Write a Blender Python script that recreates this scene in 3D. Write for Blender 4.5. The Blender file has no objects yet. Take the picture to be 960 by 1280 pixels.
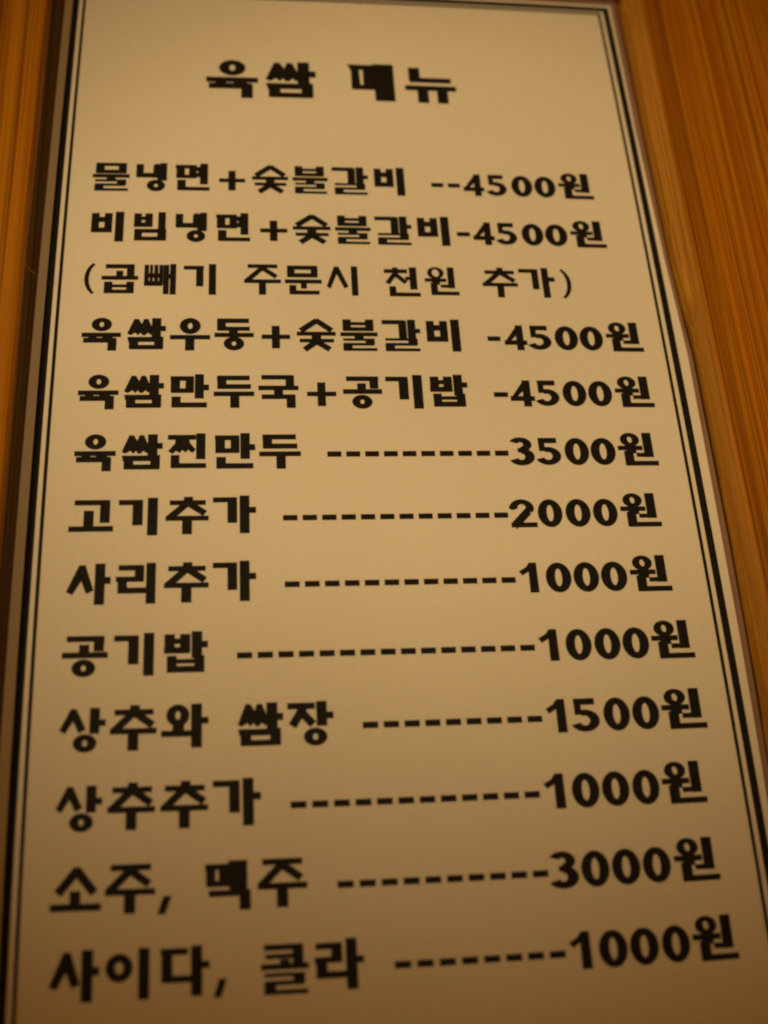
# -*- coding: utf-8 -*-
import bpy, bmesh, math, random
from mathutils import Vector, Matrix
from mathutils.geometry import delaunay_2d_cdt

random.seed(11)
sc = bpy.context.scene
COL = sc.collection

# ------------------------------------------------------------------ scale
S = 0.16                      # one unit of the sheet (border to border) in metres


def W(x, y, z=0.0):
    """sheet coordinates (x right, y down, z up; in border widths) -> metres"""
    return Vector(((x - 0.5) * S, -(y - 0.85) * S, z * S))


# ----------------------------------------------------------------- camera
cam_d = bpy.data.cameras.new("camera")
cam = bpy.data.objects.new("camera", cam_d)
COL.objects.link(cam)
right = Vector((0.9928526, -0.0579996, 0.1043063))
down = Vector((-0.0114551, -0.9162495, -0.4004443))
fwd = Vector((0.1187962, 0.3963873, -0.9103651))
m = Matrix((right, -down, -fwd)).transposed().to_4x4()
m.translation = W(0.3125188, 1.7036837, 1.4842623)
cam.matrix_world = m
cam_d.sensor_fit = 'AUTO'
cam_d.sensor_width = 36.0
cam_d.lens = 36.0 * 1363.76 / 1280.0
cam_d.clip_start = 0.01
cam_d.clip_end = 50.0
cam_d.dof.use_dof = True
cam_d.dof.focus_distance = 1.68 * S
cam_d.dof.aperture_fstop = 6.8
sc.camera = cam
sc.cycles.filter_width = 2.1
sc.cycles.use_denoising = True

# ------------------------------------------------------------------ world
wd = bpy.data.worlds.new("World")
sc.world = wd
wd.use_nodes = True
bg = wd.node_tree.nodes["Background"]
bg.inputs[0].default_value = (1.0, 0.33, 0.016, 1)     # dim amber dining room
bg.inputs[1].default_value = 0.132

# ------------------------------------- warm spot from the left, plus an added fill spot
def spot(name, loc, aim, watts, size, blend, radius):
    ld = bpy.data.lights.new(name, 'SPOT')
    ld.energy = watts
    ld.color = (1.0, 0.70, 0.328)
    ld.spot_size = math.radians(size)
    ld.spot_blend = blend
    ld.shadow_soft_size = radius
    o = bpy.data.objects.new(name, ld)
    COL.objects.link(o)
    o.location = loc
    o.rotation_euler = (aim - loc).to_track_quat('-Z', 'Y').to_euler()


spot("unseen_spot", W(-4.0, 1.5, 6.2), W(0.635, 0.659, 0.0), 33.6, 14.6, 0.44, 0.07)  # cone narrowed so its edge stands in for shade on the lower sheet
spot("unseen_spot", W(1.7, 1.5, 6.2), W(0.60, 0.659, 0.0), 6.2, 18.0, 0.5, 0.07)  # added fill spot with no known source; lifts the shaded left margin

# ------------------------------------------------------------- view
sc.view_settings.view_transform = 'Standard'
sc.view_settings.look = 'None'
sc.view_settings.exposure = 0.0
sc.view_settings.gamma = 1.0

# ------------------------------------------------- lens distortion built into the layout
TERMS = [(0, 0), (0, 1), (0, 2), (0, 3), (0, 4), (1, 0), (1, 1), (1, 2), (1, 3), (2, 0), (2, 1), (2, 2), (3, 0), (3, 1), (4, 0)]
CX = [-0.00012, -0.00015, 0.00023, 0.00018, -6e-05, 0.01758, 0.00645, -0.0244, -0.00585, 0.00273, -0.00242, 0.00041, -0.03067, -0.00775, 0.00175]
CY = [-0.00368, 0.0163, 0.01145, -0.02334, -0.00586, -0.00069, 0.00323, -0.00251, 0.00046, 0.00675, -0.02886, -0.00747, 3e-05, 0.00138, -0.00085]


def bow(x, y):
    u = min(max(x, -0.15), 1.2) - 0.5
    v = min(max(y, -0.1), 1.9) - 0.85
    b = [u ** i * v ** j for i, j in TERMS]
    return (x + sum(a * c for a, c in zip(CX, b)), y + sum(a * c for a, c in zip(CY, b)))


def P(x, y, z=0.0):
    return W(*bow(x, y), z)


# ------------------------------------------------------------ node helpers
def new_mat(name):
    mt = bpy.data.materials.new(name)
    mt.use_nodes = True
    nt = mt.node_tree
    b = nt.nodes["Principled BSDF"]
    return mt, nt, b


def N(nt, t, **kw):
    n = nt.nodes.new(t)
    for k, v in kw.items():
        setattr(n, k, v)
    return n


def ramp(nt, src, stops):
    r = N(nt, 'ShaderNodeValToRGB')
    e = r.color_ramp.elements
    while len(e) < len(stops):
        e.new(0.5)
    for el, (p, c) in zip(e, stops):
        el.position = p
        el.color = (*c, 1) if len(c) == 3 else c
    nt.links.new(src, r.inputs[0])
    return r.outputs[0]


def mapped_noise(nt, scale, detail=4.0, rough=0.55, offset=(0, 0, 0), distortion=0.0):
    g = N(nt, 'ShaderNodeNewGeometry')
    mp = N(nt, 'ShaderNodeMapping')
    mp.inputs['Scale'].default_value = scale
    mp.inputs['Location'].default_value = offset
    nt.links.new(g.outputs['Position'], mp.inputs[0])
    n = N(nt, 'ShaderNodeTexNoise')
    n.inputs['Scale'].default_value = 1.0
    n.inputs['Detail'].default_value = detail
    n.inputs['Roughness'].default_value = rough
    n.inputs['Distortion'].default_value = distortion
    nt.links.new(mp.outputs[0], n.inputs['Vector'])
    return n.outputs['Fac']


def mix(nt, fac, a, b, mode='MIX'):
    mx = N(nt, 'ShaderNodeMix', data_type='RGBA', blend_type=mode)
    for sock, v in ((mx.inputs[0], fac), (mx.inputs[6], a), (mx.inputs[7], b)):
        if hasattr(v, 'is_linked') or hasattr(v, 'links'):
            nt.links.new(v, sock)
        elif isinstance(v, tuple):
            sock.default_value = (*v, 1)
        else:
            sock.default_value = v
    return mx.outputs[2]


def wood(name, light, mid, dark, seed, streak=1.0, rough=0.42, red=0.38):
    """bamboo: long fibres along y, thin dark sap lines, broad strips"""
    mt, nt, b = new_mat(name)
    broad = mapped_noise(nt, (80, 0.8, 60), 2.0, 0.5, (seed, 0, 0))
    base = ramp(nt, broad, [(0.30, mid), (0.50, tuple(0.5 * (p + q) for p, q in zip(light, mid))), (0.70, light)])
    hue = mapped_noise(nt, (190, 0.7, 90), 1.0, 0.5, (seed * 3, 1.7, 0))          # redder strips
    hm = ramp(nt, hue, [(0.53, (0, 0, 0)), (0.68, (red, red, red))])
    base = mix(nt, hm, base, (mid[0] * 1.15, mid[1] * 0.66, mid[2] * 0.5))
    fine = mapped_noise(nt, (1300, 5.0, 1300), 6.0, 0.7, (0, seed, 0))
    f1 = ramp(nt, fine, [(0.37, (0.56, 0.46, 0.39)), (0.5, (1, 1, 1)), (0.61, (1.28, 1.34, 1.36))])
    c = mix(nt, 1.0, base, f1, 'MULTIPLY')
    pore = mapped_noise(nt, (2600, 60.0, 2600), 2.0, 0.6, (seed, 2, 1))               # short dark flecks
    pm = ramp(nt, pore, [(0.64, (0, 0, 0)), (0.72, (0.45, 0.45, 0.45))])
    c = mix(nt, pm, c, dark)
    for sx, dz, lo, hi, amt in ((380, 0.0, 0.60, 0.625, 0.75), (760, 4.1, 0.585, 0.62, 0.62)):
        lines = mapped_noise(nt, (sx, 1.0, 220), 2.5, 0.5, (dz, 0, seed))
        lm = ramp(nt, lines, [(lo, (0, 0, 0)), (lo + 0.018, (1, 1, 1)), (hi, (0.75, 0.75, 0.75)), (hi + 0.07, (0.12, 0.12, 0.12))])
        k = N(nt, 'ShaderNodeMath', operation='MULTIPLY')
        nt.links.new(lm, k.inputs[0])
        k.inputs[1].default_value = amt * streak
        c = mix(nt, k.outputs[0], c, dark)
    gl = mapped_noise(nt, (560, 1.0, 300), 2.0, 0.5, (seed * 2, 0, 3))
    gm = ramp(nt, gl, [(0.63, (0, 0, 0)), (0.652, (0.8, 0.8, 0.8)), (0.68, (0, 0, 0))])
    c = mix(nt, gm, c, (light[0] * 1.2, light[1] * 1.4, light[2] * 1.6))
    nt.links.new(c, b.inputs['Base Color'])
    b.inputs['Roughness'].default_value = rough
    b.inputs['Specular IOR Level'].default_value = 0.3
    bp = N(nt, 'ShaderNodeBump')
    bp.inputs['Strength'].default_value = 0.25
    bp.inputs['Distance'].default_value = 0.0004
    nt.links.new(fine, bp.inputs['Height'])
    nt.links.new(bp.outputs[0], b.inputs['Normal'])
    return mt


M_WOOD = wood("lacquered_bamboo", (0.40, 0.160, 0.006), (0.35, 0.132, 0.005), (0.13, 0.030, 0.002), 3.7)
M_RAW = wood("raw_cut_bamboo", (0.54, 0.275, 0.036), (0.45, 0.20, 0.018), (0.24, 0.08, 0.008), 9.2, 0.5, 0.6, 0.0)
M_BOARD = wood("dark_board", (0.22, 0.13, 0.035), (0.17, 0.10, 0.026), (0.10, 0.055, 0.014), 5.1, 1.0, 0.7)
M_TABLE = wood("dark_table", (0.16, 0.07, 0.02), (0.11, 0.045, 0.012), (0.05, 0.02, 0.006), 1.3, 1.0, 0.5)


def paper_mat():
    mt, nt, b = new_mat("white_paper")
    n1 = mapped_noise(nt, (14, 14, 14), 3.0, 0.5)
    n2 = mapped_noise(nt, (900, 900, 900), 3.0, 0.6)
    c = ramp(nt, n1, [(0.3, (0.765, 0.745, 0.70)), (0.7, (0.81, 0.795, 0.755))])
    c2 = ramp(nt, n2, [(0.3, (0.955, 0.955, 0.95)), (0.7, (1, 1, 1))])
    n3 = mapped_noise(nt, (1500, 1500, 1500), 2.0, 0.6, (2, 5, 0))
    c3 = ramp(nt, n3, [(0.34, (1.0, 0.91, 0.92)), (0.5, (0.985, 0.985, 0.985)), (0.66, (0.94, 1.0, 0.80))])
    c = mix(nt, 1.0, c, c2, 'MULTIPLY')
    nt.links.new(mix(nt, 1.0, c, c3, 'MULTIPLY'), b.inputs['Base Color'])
    b.inputs['Roughness'].default_value = 0.5
    b.inputs['Specular IOR Level'].default_value = 0.25
    bp = N(nt, 'ShaderNodeBump')
    bp.inputs['Strength'].default_value = 0.08
    bp.inputs['Distance'].default_value = 0.0002
    nt.links.new(n2, bp.inputs['Height'])
    nt.links.new(bp.outputs[0], b.inputs['Normal'])
    return mt


def ink_mat():
    mt, nt, b = new_mat("black_ink")
    n = mapped_noise(nt, (700, 700, 700), 4.0, 0.65)
    nt.links.new(ramp(nt, n, [(0.35, (0.005, 0.0045, 0.004)), (0.7, (0.013, 0.011, 0.010))]), b.inputs['Base Color'])
    b.inputs['Roughness'].default_value = 0.6
    b.inputs['Specular IOR Level'].default_value = 0.2
    return mt


def film_mat():
    mt, nt, b = new_mat("laminate_film")
    n = mapped_noise(nt, (60, 60, 60), 3.0, 0.5)
    nt.links.new(ramp(nt, n, [(0.3, (0.34, 0.21, 0.16)), (0.7, (0.42, 0.27, 0.20))]), b.inputs['Base Color'])
    b.inputs['Roughness'].default_value = 0.3
    b.inputs['Alpha'].default_value = 0.62
    return mt


M_PAPER, M_INK, M_FILM = paper_mat(), ink_mat(), film_mat()


# -------------------------------------------------------------- builders
def link_mesh(name, verts, faces, mats, parent=None, mat_ids=None, smooth=False):
    me = bpy.data.meshes.new(name)
    me.from_pydata([tuple(v) for v in verts], [], faces)
    for mt in (mats if isinstance(mats, (list, tuple)) else [mats]):
        me.materials.append(mt)
    if mat_ids:
        for p, i in zip(me.polygons, mat_ids):
            p.material_index = i
    bm = bmesh.new()
    bm.from_mesh(me)
    if not name.startswith(INKY):
        bmesh.ops.recalc_face_normals(bm, faces=bm.faces)
    bm.to_mesh(me)
    bm.free()
    if smooth:
        for p in me.polygons:
            p.use_smooth = True
    o = bpy.data.objects.new(name, me)
    COL.objects.link(o)
    if parent:
        o.parent = parent
        o.matrix_parent_inverse = parent.matrix_world.inverted()
    return o


INKY = ('title', 'dish_name', 'price', 'dash_leader', 'portion_note', 'border_line')


def empty(name, loc, label, cat):
    o = bpy.data.objects.new(name, None)
    COL.objects.link(o)
    o.location = loc
    o.empty_display_size = 0.02
    o['label'] = label
    o['category'] = cat
    bpy.context.view_layer.update()
    return o


# ------------------------------------------------------------- the setting
def slab(name, x0, y0, x1, y1, z0, z1, mt, parent=None):
    c = [W(x, y, z) for z in (z0, z1) for x, y in ((x0, y0), (x1, y0), (x1, y1), (x0, y1))]
    f = [(0, 1, 2, 3), (7, 6, 5, 4), (0, 4, 5, 1), (1, 5, 6, 2), (2, 6, 7, 3), (3, 7, 4, 0)]
    return link_mesh(name, c, f, mt, parent)


tb = slab("tabletop", -5, -5, 6, 6.5, -0.30, -0.125, M_TABLE)
tb['kind'] = 'structure'

# ------------------------------------------------------- the bamboo frame
frame = empty("bamboo_frame", W(0.5, 0.85, -0.124),
              "orange brown bamboo frame with dark grain lines around the white menu sheet", "frame")
ZB, H = -0.022, 0.055
slab("backing_board", -0.50, -0.40, 1.62, 2.35, -0.124, ZB, M_BOARD, frame)


def interp(tab, y):
    if y <= tab[0][0]:
        return tab[0][1]
    for (a, p), (b, q) in zip(tab, tab[1:]):
        if y <= b:
            t = (y - a) / (b - a)
            return p + (q - p) * t
    return tab[-1][1]


def side_rail(side, foot_tab, top_tab, x_out, chip, rnd_r):
    """a long rail; its inner wall has a ragged, chipped saw cut at the foot"""
    rnd = random.Random(5 if side > 0 else 8)
    n = 420
    ys = [-0.03 + (1.96 + 0.03) * i / n for i in range(n + 1)]
    walk = 0.0
    step = 0.0
    rows = []
    for i, y in enumerate(ys):
        if rnd.random() < 0.045:
            step = rnd.uniform(-chip, chip)
        walk += (step - walk) * 0.22 + rnd.uniform(-1, 1) * chip * 0.10
        xf = interp(foot_tab, y) + side * walk
        xt = interp(top_tab, y) + rnd.uniform(-1, 1) * chip * 0.06
        prof = [(xf, ZB + 0.0005), (xf + (xt - xf) * 0.25, 0.006), (xf * 0.4 + xt * 0.6, 0.026), (xt, H - rnd_r)]
        prof += [(xt + side * rnd_r * (1 - math.cos(q)), H - rnd_r + rnd_r * math.sin(q)) for q in (0.3, 0.6, 0.9, 1.2, math.pi / 2)]
        pr = [P(x, y, z) for x, z in prof]
        pr += [P(x_out, y, H), P(x_out, y, ZB + 0.0005)]
        rows.append(pr)
    verts = [v for r in rows for v in r]
    k = len(rows[0])
    faces, ids = [], []
    for i in range(n):
        for j in range(k):
            a, b = i * k + j, i * k + (j + 1) % k
            faces.append((a, b, b + k, a + k))
            ids.append(1 if j in (0, 1, 2) else 0)
    faces.append(tuple(range(k)))
    faces.append(tuple(n * k + j for j in range(k)))
    ids += [0, 0]
    return link_mesh("rail", verts, faces, [M_WOOD, M_RAW], frame, ids)


LFOOT = [(0.0, -0.060), (1.9, -0.058)]      # undercut shaped to turn the shaded band beside the sheet dark
LTOP = [(0.0, -0.0330), (0.39, -0.0300), (0.65, -0.0305), (0.87, -0.0285), (1.07, -0.0280), (1.9, -0.029)]
RFOOT = [(-0.03, 1.0335), (0.3, 1.0310), (0.58, 1.0312), (0.70, 1.0362), (0.78, 1.0392), (0.95, 1.0378), (1.09, 1.0388), (1.27, 1.0374), (1.41, 1.0345), (1.9, 1.034)]
RTOP = [(-0.03, 1.0480), (0.14, 1.0470), (0.38, 1.0425), (0.55, 1.0400), (0.81, 1.0405), (1.0, 1.0405), (1.2, 1.0410), (1.9, 1.041)]
side_rail(-1, LFOOT, LTOP, -0.46, 0.0012, 0.014)
side_rail(1, RFOOT, RTOP, 1.56, 0.0042, 0.005)


def end_rail(y0, y1):
    return slab("rail", -0.46, y0, 1.56, y1, ZB + 0.0005, H, M_WOOD, frame)


end_rail(-0.37, -0.034)
end_rail(1.965, 2.31)


def fibre(pts, r, mt, name):
    verts, faces = [], []
    n = 6
    for i, p in enumerate(pts):
        rr = r * (0.35 + 0.65 * math.sin(math.pi * (i + 0.5) / len(pts)))
        for j in range(n):
            a = 2 * math.pi * j / n
            verts.append(p + Vector((math.cos(a) * rr * 0.4, math.cos(a) * rr, math.sin(a) * rr)))
    for i in range(len(pts) - 1):
        for j in range(n):
            faces.append((i * n + j, i * n + (j + 1) % n, (i + 1) * n + (j + 1) % n, (i + 1) * n + j))
    faces.append(tuple(range(n)))
    faces.append(tuple((len(pts) - 1) * n + j for j in range(n)))
    return link_mesh(name, verts, faces, mt, frame, smooth=True)


fibre([P(-0.030 + 0.0035 * i, 0.655 + 0.012 * (i / 4) ** 0.5, 0.052 - 0.0035 * i) for i in range(6)], 0.0006 * S, M_WOOD, "splinter")
fibre([P(1.046 + 0.0022 * i, 0.020 + 0.004 * i, H + 0.0005) for i in range(4)], 0.0024 * S, M_RAW, "splinter")

# --------------------------------------------------------- the menu card
card = empty("menu_card", W(0.5, 0.85, ZB),
             "tall white printed menu sheet with black Korean dishes and prices inside a double border", "menu")


def sheet(name, left, right, y0, y1, z0, z1, mt, nx=14, ny=60):
    verts, faces = [], []
    top = []
    for z in (z1, z0):
        for j in range(ny + 1):
            y = y0 + (y1 - y0) * j / ny
            xl, xr = interp(left, y), interp(right, y)
            for i in range(nx + 1):
                verts.append(P(xl + (xr - xl) * i / nx, y, z))
    w = nx + 1
    off = w * (ny + 1)
    for j in range(ny):
        for i in range(nx):
            a = j * w + i
            faces.append((a, a + w, a + w + 1, a + 1))
            faces.append((off + a, off + a + 1, off + a + w + 1, off + a + w))
    for j in range(ny):
        for i in (0, nx):
            a = j * w + i
            faces.append((a, a + w, off + a + w, off + a))
    for i in range(nx):
        for j in (0, ny):
            a = j * w + i
            faces.append((a, a + 1, off + a + 1, off + a))
    return link_mesh(name, verts, faces, mt, card)


PL = [(0, -0.0195), (0.4, -0.0190), (0.9, -0.0200), (1.9, -0.0215)]
PR = [(0.0, 1.0120), (0.3, 1.0105), (0.59, 1.0150), (0.78, 1.0222), (0.95, 1.0208), (1.12, 1.0198), (1.27, 1.0192), (1.5, 1.0160), (1.9, 1.014)]
FL = [(0, -0.0212), (1.9, -0.0232)]
FR = [(0.0, 1.0235), (0.3, 1.0215), (0.59, 1.0225), (0.72, 1.0272), (0.78, 1.0305), (1.1, 1.0305), (1.27, 1.0295), (1.5, 1.0260), (1.9, 1.026)]
sheet("laminate_film", FL, FR, -0.026, 1.915, ZB + 0.0006, -0.0020, M_FILM)
sheet("paper_sheet", PL, PR, -0.0115, 1.895, -0.0016, 0.0, M_PAPER)

INK_Z = 0.0007


def strip_loop(name, x0, y0, x1, y1, t, z):
    """one printed rectangle outline of line width t (outer edges x0.., y0..)"""
    n = 70
    verts, faces = [], []
    ring = []
    for k in range(n):
        ring.append(((x0, y0 + (y1 - y0) * k / n), (x0 + t, y0 + t + (y1 - y0 - 2 * t) * k / n)))
    for k in range(n):
        ring.append(((x0 + (x1 - x0) * k / n, y1), (x0 + t + (x1 - x0 - 2 * t) * k / n, y1 - t)))
    for k in range(n):
        ring.append(((x1, y1 + (y0 - y1) * k / n), (x1 - t, y1 - t + (y0 - y1 + 2 * t) * k / n)))
    for k in range(n):
        ring.append(((x1 + (x0 - x1) * k / n, y0), (x1 - t + (x0 - x1 + 2 * t) * k / n, y0 + t)))
    for a, b in ring:
        verts += [P(*a, z), P(*b, z)]
    m_ = len(ring)
    for i in range(m_):
        j = (i + 1) % m_
        faces.append((2 * i, 2 * i + 1, 2 * j + 1, 2 * j))
    return link_mesh(name, verts, faces, M_INK, card)


o = strip_loop("border_line", -0.0056, -0.0044, 1.0056, 1.868, 0.0112, INK_Z)
o['label'] = "thick outer border line"
o = strip_loop("border_line", 0.0126, 0.0110, 0.9874, 1.853, 0.0050, INK_Z)
o['label'] = "thin inner border line"


# ------------------------------------------------- lettering, stroke by stroke
# every glyph in a box: x 0..1 = its ink width, y 0..1 = line top..bottom
def h(y, x0=0.0, x1=1.0, t=0.115):
    return ('h', y, x0, x1, t)


def v(x, y0, y1, t=0.205):
    return ('v', x, y0, y1, t)


def d(x0, y0, x1, y1, t=0.17):
    return ('d', x0, y0, x1, y1, t)


def o_(cx, cy, rx, ry, hx=0.062, hy=0.09, tilt=0.0):
    return ('o', cx, cy, rx, ry, hx, hy, tilt)


def p_(*pts):
    return ('p', pts)


def a_(cx, cy, rx, ry, tx, ty, a0, a1):
    return ('a', cx, cy, rx, ry, tx, ty, a0, a1)


def ta(x=0.755, y1=0.99, tick=0.405, y0=0.0):          # the upright with its tick
    return [v(x, y0, y1), h(tick, x, 1.0, 0.145)]


def rieul(y0, y1, xr=0.9):                              # a squeezed final r
    k = y1 - y0
    return [h(y0 + 0.09 * k, 0.07, xr - 0.01, 0.17 * k), v(xr - 0.11, y0, y0 + 0.5 * k, 0.22),
            h(y0 + 0.47 * k, 0.08, xr - 0.005, 0.19 * k), v(0.185, y0 + 0.42 * k, y1, 0.22), h(y1 - 0.10 * k, 0.08, xr + 0.07, 0.20 * k)]


def ssang(y1=0.95):
    return [p_((0.0, 0.49), (0.175, 0.045), (0.285, 0.045), (0.375, 0.20), (0.425, 0.045), (0.535, 0.045), (0.62, 0.25), (0.69, 0.40), (0.69, 0.50),
               (0.60, 0.525), (0.535, 0.46), (0.47, 0.535), (0.40, 0.54), (0.345, 0.46), (0.285, 0.54), (0.205, 0.46), (0.09, 0.54)),
            v(0.755, 0.02, 0.62, 0.215), h(0.335, 0.76, 1.0, 0.14),
            h(0.665, 0.03, 0.92, 0.13), h(0.895, 0.07, 0.93, 0.115), v(0.175, 0.62, 0.94, 0.21), v(0.825, 0.58, 0.94, 0.21), p_((0.0, 0.60), (0.12, 0.60), (0.12, 0.70), (0.04, 0.70))]


def chu():
    return [v(0.525, 0.0, 0.14, 0.19), h(0.155, 0.09, 0.93, 0.112), d(0.50, 0.17, 0.07, 0.57, 0.155), d(0.53, 0.17, 0.915, 0.445, 0.155),
            h(0.565, 0.0, 1.0, 0.112), v(0.50, 0.57, 0.985)]


def soot(y=0.02):
    return [d(0.53, y + 0.04, 0.10, 0.385, 0.15), d(0.50, y + 0.04, 0.90, 0.375, 0.15)]


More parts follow.
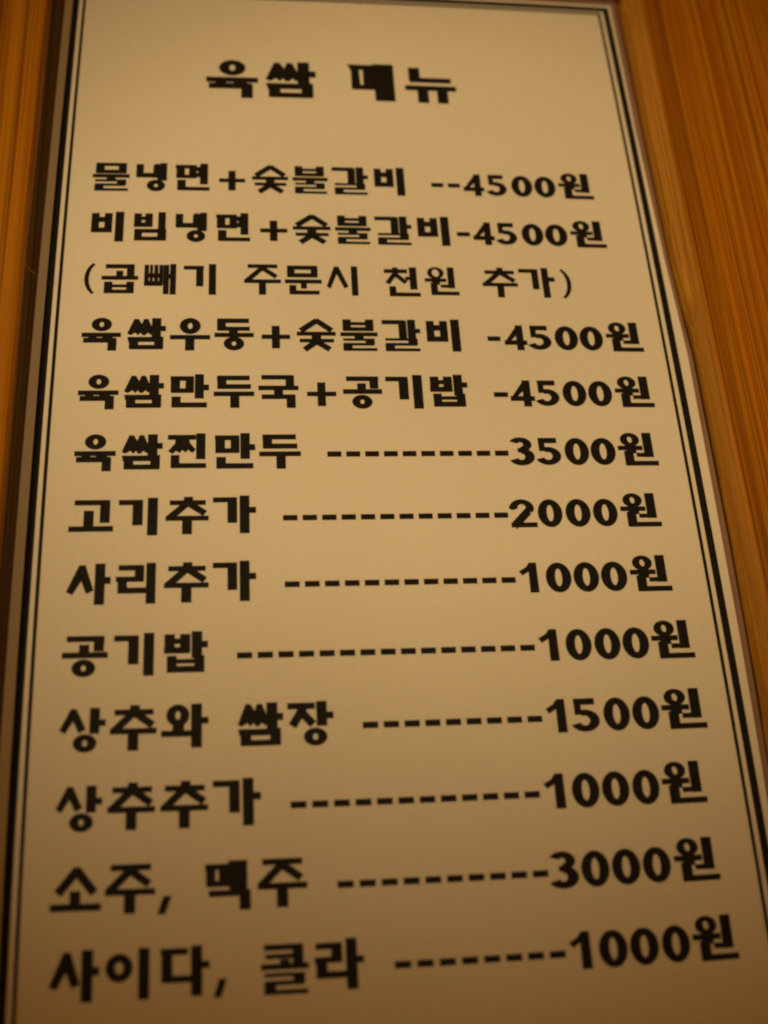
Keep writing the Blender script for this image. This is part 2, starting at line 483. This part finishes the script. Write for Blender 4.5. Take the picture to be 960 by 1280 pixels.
G = {
    '육': [o_(0.5, 0.215, 0.258, 0.205, 0.065, 0.085), h(0.53), v(0.28, 0.53, 0.70, 0.19), v(0.66, 0.53, 0.70, 0.24), h(0.69, 0.05, 0.88, 0.125), v(0.785, 0.64, 1.0, 0.2)],
    '쌈': ssang(),
    '메': [p_((0.0, 0.03), (0.08, 0.17), (0.08, 0.66), (0.27, 0.67), (0.24, 0.03)), v(0.465, 0.03, 0.69, 0.25), h(0.10, 0.05, 0.6, 0.12), h(0.63, 0.08, 0.6, 0.11), p_((0.54, 0.0), (0.97, 0.0), (0.97, 0.98), (0.56, 0.98))],
    '뉴': [v(0.195, 0.06, 0.42, 0.20), h(0.39, 0.10, 0.91, 0.115), h(0.60, 0.0, 1.0, 0.115), v(0.34, 0.6, 0.99, 0.19), v(0.72, 0.6, 0.99, 0.19)],
    '물': [h(0.075, 0.08, 0.90, 0.10), h(0.325, 0.08, 0.90, 0.115), v(0.19, 0.03, 0.37, 0.21), v(0.80, 0.03, 0.37, 0.20), h(0.475, 0, 1, 0.105), v(0.5, 0.47, 0.66, 0.22)] + rieul(0.60, 0.985),
    '냉': [v(0.145, 0.05, 0.5), h(0.435, 0.04, 0.60, 0.14), v(0.66, 0.08, 0.52, 0.18), v(0.885, 0.0, 0.62, 0.19), h(0.28, 0.62, 0.9, 0.22), h(0.45, 0.6, 0.9, 0.13), p_((0.60, 0.03), (0.72, 0.03), (0.72, 0.2), (0.60, 0.2)),
          p_((0.70, 0.04), (0.88, 0.04), (0.88, 0.6), (0.70, 0.6)), o_(0.66, 0.79, 0.285, 0.20, 0.07, 0.06)],
    '면': [h(0.115, 0.01, 0.6, 0.11), h(0.46, 0.05, 0.6, 0.11), v(0.155, 0.06, 0.51, 0.22), v(0.51, 0.06, 0.51, 0.2), h(0.19, 0.5, 0.8, 0.13), h(0.41, 0.5, 0.8, 0.13), v(0.835, 0.0, 0.73, 0.205),
          v(0.19, 0.58, 0.93, 0.22), h(0.885, 0.09, 1.0, 0.11), p_((0.66, 0.2), (0.75, 0.2), (0.75, 0.42), (0.66, 0.42))],
    '+': [h(0.575, 0.0, 1.0, 0.115), v(0.495, 0.24, 0.925, 0.25)],
    '숯': soot() + [h(0.475, 0, 1, 0.105), v(0.5, 0.47, 0.74, 0.22), h(0.685, 0.07, 0.95, 0.095), d(0.52, 0.70, 0.19, 0.96, 0.15), d(0.48, 0.70, 0.84, 0.95, 0.15)],
    '불': [v(0.18, 0.025, 0.38, 0.2), v(0.79, 0.025, 0.38, 0.2), h(0.155, 0.1, 0.88, 0.085), h(0.325, 0.1, 0.89, 0.105), h(0.485, 0, 1, 0.105), v(0.5, 0.48, 0.66, 0.22)] + rieul(0.615, 0.985),
    '갈': [h(0.10, 0.0, 0.60, 0.115), v(0.54, 0.05, 0.62, 0.19), v(0.775, 0.02, 0.66, 0.19), h(0.37, 0.78, 1.0, 0.12)] + rieul(0.60, 0.99),
    '비': [v(0.135, 0.05, 0.69), v(0.525, 0.05, 0.69), h(0.265, 0.03, 0.62, 0.15), h(0.615, 0.03, 0.63, 0.14), v(0.86, 0.0, 0.995, 0.23)],
    '빔': [v(0.14, 0.05, 0.5, 0.2), v(0.47, 0.05, 0.5, 0.2), h(0.215, 0.03, 0.57, 0.105), h(0.43, 0.03, 0.58, 0.13), v(0.86, 0.0, 0.6, 0.2), h(0.635, 0.05, 0.98, 0.115), h(0.89, 0.05, 0.98, 0.115), v(0.165, 0.58, 0.945), v(0.865, 0.56, 0.945, 0.235)],
    '곱': [h(0.105, 0.10, 0.88, 0.13), v(0.79, 0.05, 0.42, 0.22), v(0.49, 0.25, 0.47, 0.2), h(0.475, 0, 1, 0.12), v(0.19, 0.60, 0.96, 0.24), v(0.79, 0.60, 0.96, 0.22), h(0.735, 0.08, 0.87, 0.09), h(0.91, 0.08, 0.88, 0.11)],
    '빼': [v(0.085, 0.05, 0.70, 0.15), v(0.235, 0.05, 0.70, 0.10), v(0.385, 0.05, 0.70, 0.13), v(0.54, 0.05, 0.70, 0.13), h(0.40, 0.03, 0.56, 0.14), h(0.65, 0.02, 0.58, 0.15), v(0.70, 0.05, 0.99, 0.19), v(0.915, 0.02, 1.0, 0.20), h(0.42, 0.7, 0.92, 0.14)],
    '기': [h(0.135, 0.0, 0.61, 0.12), v(0.49, 0.08, 0.735, 0.235), v(0.875, 0.015, 1.0, 0.235)],
    '주': [h(0.065, 0.10, 0.91, 0.115), d(0.52, 0.10, 0.07, 0.54, 0.155), d(0.50, 0.13, 0.88, 0.41, 0.155), h(0.555, 0.0, 1.0, 0.115), v(0.495, 0.56, 0.985)],
    '문': [h(0.10, 0.07, 0.89, 0.13), h(0.35, 0.08, 0.89, 0.13), v(0.165, 0.05, 0.40, 0.22), v(0.80, 0.05, 0.40, 0.2), h(0.55, 0, 1, 0.12), v(0.51, 0.55, 0.78, 0.17), v(0.21, 0.67, 0.95, 0.2), h(0.905, 0.12, 0.93, 0.12)],
    '시': [p_((0.255, 0.05), (0.40, 0.05), (0.70, 0.70), (0.56, 0.76), (0.335, 0.30), (0.12, 0.77), (0.0, 0.70)), v(0.90, 0.035, 0.99, 0.22)],
    '천': [v(0.32, 0.05, 0.17, 0.17), h(0.175, 0.0, 0.66, 0.12), d(0.36, 0.18, 0.08, 0.58, 0.15), d(0.32, 0.28, 0.61, 0.55, 0.15), h(0.41, 0.60, 0.82, 0.11), v(0.82, 0.04, 0.77, 0.22), v(0.22, 0.67, 0.99, 0.2), h(0.935, 0.13, 1.0, 0.12)],
    '추': chu(),
    '가': [h(0.09, 0.0, 0.545, 0.12), v(0.45, 0.03, 0.70, 0.2), v(0.735, -0.02, 0.975), h(0.365, 0.735, 1.0, 0.14)],
    '원': [o_(0.335, 0.215, 0.248, 0.195, 0.065, 0.095, 0.25), v(0.785, 0.02, 0.71, 0.215), h(0.45, 0.0, 0.64, 0.11), v(0.335, 0.45, 0.60, 0.24), h(0.645, 0.46, 0.80, 0.10), v(0.265, 0.535, 0.94, 0.215), h(0.88, 0.17, 1.0, 0.115)],
    '우': [o_(0.5, 0.255, 0.262, 0.245, 0.065, 0.10), h(0.595), v(0.495, 0.6, 0.995)],
    '동': [h(0.09, 0.07, 0.88, 0.12), v(0.175, 0.03, 0.38, 0.2), h(0.335, 0.08, 0.90, 0.11), v(0.48, 0.35, 0.53, 0.2), h(0.525), o_(0.495, 0.785, 0.26, 0.205, 0.065, 0.07)],
    '만': [h(0.125, 0.02, 0.6, 0.115), h(0.475, 0.04, 0.6, 0.115), v(0.145, 0.07, 0.53, 0.21), v(0.51, 0.07, 0.53, 0.19)] + ta(0.755, 0.70, 0.385) + [v(0.17, 0.645, 0.95, 0.205), h(0.885, 0.07, 0.95, 0.125)],
    '두': [h(0.11, 0.08, 0.89, 0.12), v(0.20, 0.05, 0.42, 0.2), h(0.36, 0.10, 0.92, 0.12), h(0.57), v(0.52, 0.57, 0.97, 0.2)],
    '국': [h(0.09, 0.08, 0.89, 0.115), v(0.79, 0.04, 0.40, 0.19), h(0.40), v(0.50, 0.40, 0.64, 0.2), h(0.655, 0.08, 0.91, 0.115), v(0.81, 0.60, 0.975, 0.2)],
    '공': [h(0.13, 0.09, 0.92, 0.12), v(0.80, 0.07, 0.42, 0.2), v(0.48, 0.265, 0.5, 0.2), h(0.505, 0, 1, 0.12), o_(0.48, 0.80, 0.258, 0.2, 0.062, 0.07)],
    '밥': [v(0.125, 0.06, 0.50, 0.21), v(0.48, 0.06, 0.50, 0.21), h(0.225, 0.03, 0.59, 0.11), h(0.435, 0.0, 0.58, 0.13), v(0.75, 0.0, 0.62, 0.215), h(0.305, 0.75, 1.0, 0.135), v(0.18, 0.56, 0.935, 0.2), v(0.805, 0.56, 0.935, 0.21), h(0.69, 0.08, 0.9, 0.09), h(0.87, 0.08, 0.91, 0.13)],
    '찐': [h(0.105, 0.0, 0.73, 0.115), p_((0.20, 0.10), (0.56, 0.10), (0.57, 0.25), (0.73, 0.44), (0.63, 0.53), (0.53, 0.44), (0.47, 0.52), (0.375, 0.45), (0.31, 0.535), (0.22, 0.47), (0.12, 0.55), (0.01, 0.48), (0.19, 0.27)),
          v(0.86, 0.0, 0.70, 0.215), v(0.195, 0.585, 0.92, 0.2), h(0.87, 0.09, 1.0, 0.115)],
    '고': [h(0.13, 0.11, 0.91, 0.12), v(0.805, 0.08, 0.66, 0.2), v(0.44, 0.34, 0.82, 0.2), h(0.815, 0, 1, 0.125)],
    '사': [p_((0.275, 0.035), (0.415, 0.035), (0.62, 0.655), (0.455, 0.735), (0.335, 0.42), (0.145, 0.755), (0.0, 0.685)), v(0.755, 0.0, 1.0), h(0.415, 0.755, 1.0, 0.15)],
    '리': [h(0.115, 0.06, 0.68, 0.12), v(0.595, 0.06, 0.45, 0.21), h(0.395, 0.0, 0.70, 0.115), v(0.165, 0.35, 0.72, 0.21), h(0.67, 0.06, 0.80, 0.125), v(0.89, 0.0, 0.995, 0.215)],
    '상': [p_((0.235, 0.055), (0.355, 0.055), (0.575, 0.50), (0.42, 0.585), (0.29, 0.32), (0.125, 0.595), (0.0, 0.52)), v(0.76, 0.04, 0.60, 0.195), h(0.365, 0.76, 1.0, 0.125), o_(0.56, 0.80, 0.255, 0.195, 0.062, 0.075)],
    '와': [o_(0.35, 0.25, 0.245, 0.24, 0.06, 0.10), v(0.36, 0.45, 0.64, 0.22), h(0.645, 0.0, 0.70, 0.12), v(0.745, 0.0, 0.955), h(0.37, 0.745, 1.0, 0.125)],
    '장': [h(0.12, 0.0, 0.60, 0.125), d(0.36, 0.14, 0.10, 0.56, 0.17), d(0.32, 0.27, 0.55, 0.53, 0.17), v(0.745, 0.02, 0.57, 0.205), h(0.335, 0.75, 1.0, 0.135), o_(0.595, 0.80, 0.255, 0.195, 0.062, 0.075)],
    '소': [d(0.53, 0.06, 0.14, 0.55, 0.17), d(0.48, 0.06, 0.86, 0.55, 0.17), v(0.485, 0.50, 0.86, 0.19), h(0.825, 0, 1, 0.13)],
    '맥': [h(0.125, 0.0, 0.55, 0.11), h(0.465, 0.05, 0.55, 0.11), v(0.125, 0.07, 0.52, 0.19), v(0.45, 0.07, 0.52, 0.26), p_((0.52, 0.0), (0.94, 0.0), (0.94, 0.66), (0.54, 0.66)), h(0.655, 0.08, 1.0, 0.115), v(0.885, 0.6, 1.0, 0.225)],
    ',': [p_((0.42, 0.66), (1.0, 0.66), (0.55, 1.02), (0.0, 1.02))],
    '콜': [h(0.115, 0.07, 0.88, 0.105), h(0.29, 0.10, 0.85, 0.085), v(0.78, 0.07, 0.46, 0.2), v(0.50, 0.35, 0.52, 0.18), h(0.49, 0, 1, 0.105)] + rieul(0.61, 1.02),
    '라': [h(0.14, 0.03, 0.55, 0.115), v(0.455, 0.09, 0.46, 0.2), h(0.41, 0.0, 0.56, 0.105), v(0.145, 0.36, 0.76, 0.2), h(0.70, 0.05, 0.66, 0.12), v(0.75, 0.0, 1.0), h(0.425, 0.75, 1.0, 0.125)],
    '이': [o_(0.31, 0.375, 0.315, 0.275, 0.11, 0.125), v(0.885, 0.0, 0.99, 0.23)],
    '다': [h(0.105, 0.0, 0.56, 0.115), v(0.13, 0.06, 0.69, 0.2), h(0.635, 0.04, 0.68, 0.12), v(0.735, 0.0, 0.97), h(0.375, 0.735, 1.0, 0.125)],
    '(': [a_(1.25, 0.5, 1.25, 0.56, 0.42, 0.07, 118, 242)],
    ')': [a_(-0.25, 0.5, 1.25, 0.56, 0.42, 0.07, -62, 62)],
    '-': [h(0.585, 0.0, 1.0, 0.125)],
    '0': [o_(0.5, 0.545, 0.5, 0.38, 0.15, 0.24, 0.0)],
    '1': [p_((0.60, 0.155), (1.0, 0.155), (1.02, 0.915), (0.52, 0.915), (0.53, 0.38), (0.16, 0.48), (-0.02, 0.37), (0.40, 0.27))],
    '2': [a_(0.47, 0.40, 0.46, 0.24, 0.30, 0.13, -185, 30), d(0.74, 0.46, 0.14, 0.87, 0.22), h(0.855, 0.02, 1.0, 0.115), o_(0.14, 0.375, 0.15, 0.07, 0.0, 0.0)],
    '3': [a_(0.40, 0.345, 0.50, 0.20, 0.37, 0.135, -155, 92), a_(0.40, 0.685, 0.58, 0.24, 0.42, 0.15, -92, 155), h(0.505, 0.26, 0.60, 0.105)],
    '4': [p_((0.60, 0.16), (0.80, 0.16), (0.80, 0.30), (0.26, 0.66), (0.0, 0.75), (0.0, 0.70)), h(0.70, 0.0, 1.0, 0.125), v(0.69, 0.16, 0.935, 0.29)],
    '5': [h(0.235, 0.02, 0.84, 0.13), v(0.16, 0.17, 0.52, 0.24), a_(0.40, 0.665, 0.58, 0.25, 0.38, 0.14, -115, 158), h(0.475, 0.05, 0.50, 0.10)],
}


def glyph_polys(ch, wt=1.0):
    out = []
    for e in G[ch]:
        k = e[0]
        if k == 'h':
            _, y, x0, x1, t = e
            t *= 0.5 * (1 + wt) * 1.14
            out.append([(x0, y - t / 2), (x1, y - t / 2), (x1, y + t / 2), (x0, y + t / 2)])
        elif k == 'v':
            _, x, y0, y1, t = e
            t *= wt * 1.11
            out.append([(x - t / 2, y0), (x + t / 2, y0), (x + t / 2, y1), (x - t / 2, y1)])
        elif k == 'd':
            _, x0, y0, x1, y1, t = e
            t *= wt * 1.07
            dx, dy = x1 - x0, y1 - y0
            L = math.hypot(dx, dy)
            nx, ny = -dy / L * t / 2, dx / L * t / 2
            out.append([(x0 + nx, y0 + ny), (x1 + nx, y1 + ny), (x1 - nx, y1 - ny), (x0 - nx, y0 - ny)])
        elif k == 'p':
            out.append(list(e[1]))
        elif k == 'o':
            _, cx, cy, rx, ry, hx, hy, tilt = e
            hx, hy = hx * 0.92, hy * 0.93
            if wt < 0.99:
                hx, hy = hx + rx * 0.18, hy + ry * 0.18
            n = 28
            pt = lambda a, r1, r2, s: (cx + r1 * math.cos(a) + s * r2 * math.sin(a), cy + r2 * math.sin(a))
            for i in range(n):
                a, b = 2 * math.pi * i / n, 2 * math.pi * (i + 1) / n
                if hx <= 0:
                    out.append([(cx, cy), pt(a, rx, ry, 0), pt(b, rx, ry, 0)])
                else:
                    out.append([pt(a, rx, ry, 0), pt(b, rx, ry, 0), pt(b, hx, hy, tilt * 0.5), pt(a, hx, hy, tilt * 0.5)])
        elif k == 'a':
            _, cx, cy, rx, ry, tx, ty, a0, a1 = e
            tx, ty = tx * wt, ty * wt
            n = 20
            for i in range(n):
                a, b = (math.radians(a0 + (a1 - a0) * q / n) for q in (i, i + 1))
                out.append([(cx + rx * math.cos(a), cy + ry * math.sin(a)), (cx + rx * math.cos(b), cy + ry * math.sin(b)),
                            (cx + (rx - tx) * math.cos(b), cy + (ry - ty) * math.sin(b)), (cx + (rx - tx) * math.cos(a), cy + (ry - ty) * math.sin(a))])
    return out


_cache = {}


def glyph_mesh(ch, wt):
    """union of the strokes as one clean flat mesh in glyph space"""
    if (ch, wt) in _cache:
        return _cache[(ch, wt)]
    vs, fs = [], []
    for poly in glyph_polys(ch, wt):
        ar = sum(p[0] * q[1] - q[0] * p[1] for p, q in zip(poly, poly[1:] + poly[:1]))
        if ar < 0:
            poly = poly[::-1]
        fs.append(list(range(len(vs), len(vs) + len(poly))))
        vs += [Vector(p) for p in poly]
    v2, e2, f2, ov, oe, of = delaunay_2d_cdt(vs, [], fs, 0, 1e-5)
    keep = [tuple(f) for f, src in zip(f2, of) if src]
    _cache[(ch, wt)] = ([tuple(p) for p in v2], keep)
    return _cache[(ch, wt)]


def print_text(name, items, y0, y1, wt=1.0, label=None):
    verts, faces = [], []
    for ch, x0, x1 in items:
        gv, gf = glyph_mesh(ch, wt)
        off = len(verts)
        for gx, gy in gv:
            verts.append(P(x0 + (x1 - x0) * gx, y0 + (y1 - y0) * gy, INK_Z))
        for f in gf:
            faces.append(tuple(off + i for i in reversed(f)))
    o = link_mesh(name, verts, faces, M_INK, card)
    if label:
        o['label'] = label
    return o


ROWS = [
    ('title', 0.1717, 0.2626, '육 0.2389 0.33 쌈 0.3433 0.4326 메 0.4895 0.5762 뉴 0.593 0.6859'),
    ('dish', 0.4127, 0.4736, '물 0.0545 0.1151 냉 0.1241 0.177 면 0.1902 0.2476 + 0.2633 0.3067 숯 0.3184 0.3788 불 0.3862 0.4457 갈 0.4532 0.5145 비 0.5241 0.5777 - 0.6231 0.6439 - 0.6519 0.6728 4 0.6788 0.7149 5 0.7226 0.7551 0 0.7634 0.8006 0 0.8042 0.8419 원 0.8479 0.9087'),
    ('dish', 0.5163, 0.5768, '비 0.0565 0.1105 빔 0.1246 0.1788 냉 0.1917 0.2446 면 0.2585 0.3145 + 0.3309 0.3754 숯 0.3846 0.4467 불 0.4544 0.5132 갈 0.5209 0.5823 비 0.5913 0.6466 - 0.6588 0.6807 4 0.6861 0.7225 5 0.7287 0.7619 0 0.7699 0.8075 0 0.8106 0.8496 원 0.8555 0.9164'),
    ('note', 0.6188, 0.6787, '( 0.0527 0.0721 곱 0.0796 0.1368 빼 0.1456 0.196 기 0.2086 0.2605 주 0.3044 0.3631 문 0.3696 0.4287 시 0.4365 0.487 천 0.5307 0.5884 원 0.597 0.6526 추 0.6926 0.7518 가 0.7552 0.8154 ) 0.8223 0.8428'),
    ('dish', 0.722, 0.7824, '육 0.0544 0.1142 쌈 0.1238 0.1829 우 0.1896 0.2513 동 0.2581 0.3188 + 0.3313 0.3756 숯 0.3862 0.4472 불 0.4548 0.5137 갈 0.5214 0.5822 비 0.5912 0.6467 - 0.6904 0.7113 4 0.7179 0.7547 5 0.7607 0.7956 0 0.8012 0.84 0 0.8427 0.8818 원 0.8879 0.9485'),
    ('dish', 0.8244, 0.885, '육 0.0546 0.1148 쌈 0.1231 0.1823 만 0.1911 0.2502 두 0.2575 0.3186 국 0.3252 0.3861 + 0.3993 0.4438 공 0.4546 0.5149 기 0.5211 0.5779 밥 0.5904 0.6495 - 0.6904 0.7128 4 0.7167 0.7553 5 0.7611 0.7958 0 0.8013 0.8398 0 0.8431 0.882 원 0.8877 0.9499'),
    ('dish', 0.9263, 0.9877, '육 0.0549 0.1147 쌈 0.1235 0.1829 찐 0.1905 0.2468 만 0.2586 0.3191 두 0.3252 0.3868 D10 0.4265 0.7027 3 0.7083 0.744 5 0.7503 0.7857 0 0.7915 0.8301 0 0.8329 0.8727 원 0.8773 0.9397'),
    ('dish', 1.03, 1.0898, '고 0.0528 0.1155 기 0.1227 0.1779 추 0.1897 0.2511 가 0.2572 0.3191 D12 0.3582 0.6914 2 0.6943 0.7347 0 0.7372 0.7748 0 0.78 0.8185 0 0.8226 0.8607 원 0.866 0.9278'),
    ('dish', 1.1317, 1.1928, '사 0.0542 0.1152 리 0.1224 0.177 추 0.1894 0.2515 가 0.2574 0.318 D12 0.3584 0.692 1 0.6987 0.7249 0 0.7374 0.7757 0 0.7791 0.8176 0 0.8209 0.8607 원 0.8658 0.9276'),
    ('dish', 1.2338, 1.2956, '공 0.0536 0.115 기 0.1231 0.1771 밥 0.191 0.2506 D15 0.2903 0.7089 1 0.7159 0.7428 0 0.7545 0.7926 0 0.797 0.8355 0 0.8388 0.8784 원 0.8829 0.9454'),
    ('dish', 1.3357, 1.3982, '상 0.055 0.1155 추 0.1214 0.1828 와 0.189 0.2516 쌈 0.2904 0.3515 장 0.3574 0.4195 D9 0.4589 0.7081 1 0.7147 0.742 5 0.7542 0.7908 0 0.7966 0.8347 0 0.8385 0.8777 원 0.882 0.9462'),
    ('dish', 1.4389, 1.5012, '상 0.055 0.1144 추 0.1215 0.1825 추 0.1895 0.2509 가 0.2571 0.3196 D12 0.3583 0.6931 1 0.7 0.7278 0 0.7383 0.777 0 0.7806 0.8192 0 0.8237 0.8624 원 0.8667 0.9287'),
    ('dish', 1.5429, 1.6047, '소 0.0533 0.1166 주 0.1213 0.1839 , 0.187 0.2049 맥 0.2468 0.3038 주 0.3134 0.3767 D10 0.4155 0.6932 3 0.6988 0.7354 0 0.7387 0.7772 0 0.7809 0.8201 0 0.8236 0.8628 원 0.8681 0.93'),
    ('dish', 1.645, 1.7067, '사 0.0555 0.1167 이 0.1245 0.1773 다 0.1915 0.252 , 0.2566 0.2734 콜 0.3154 0.3754 라 0.3824 0.4449 D8 0.4835 0.7051 1 0.7115 0.739 0 0.75 0.7886 0 0.792 0.831 0 0.8355 0.874 원 0.8785 0.9393'),
]

for kind, y0, y1, txt in ROWS:
    tk = txt.split()
    items = [(tk[i], float(tk[i + 1]), float(tk[i + 2])) for i in range(0, len(tk), 3)]
    if kind == 'title':
        print_text("title", items, y0, y1, 1.0)
        continue
    if kind == 'note':
        print_text("portion_note", items, y0, y1, 0.84, "lighter bracketed note line")
        continue
    names, dashes, prices = [], [], []
    for c, a, b in items:
        if c[0] == 'D':
            n = int(c[1:])
            w = 0.0208
            for k in range(n):
                x = a + (b - a - w) * k / (n - 1)
                dashes.append(('-', x, x + w))
        elif c == '-':
            dashes.append((c, a, b))
        elif dashes:
            prices.append((c, a, b))
        else:
            names.append((c, a, b))
    print_text("dish_name", names, y0, y1)
    print_text("dash_leader", dashes, y0, y1)
    print_text("price", prices, y0, y1)
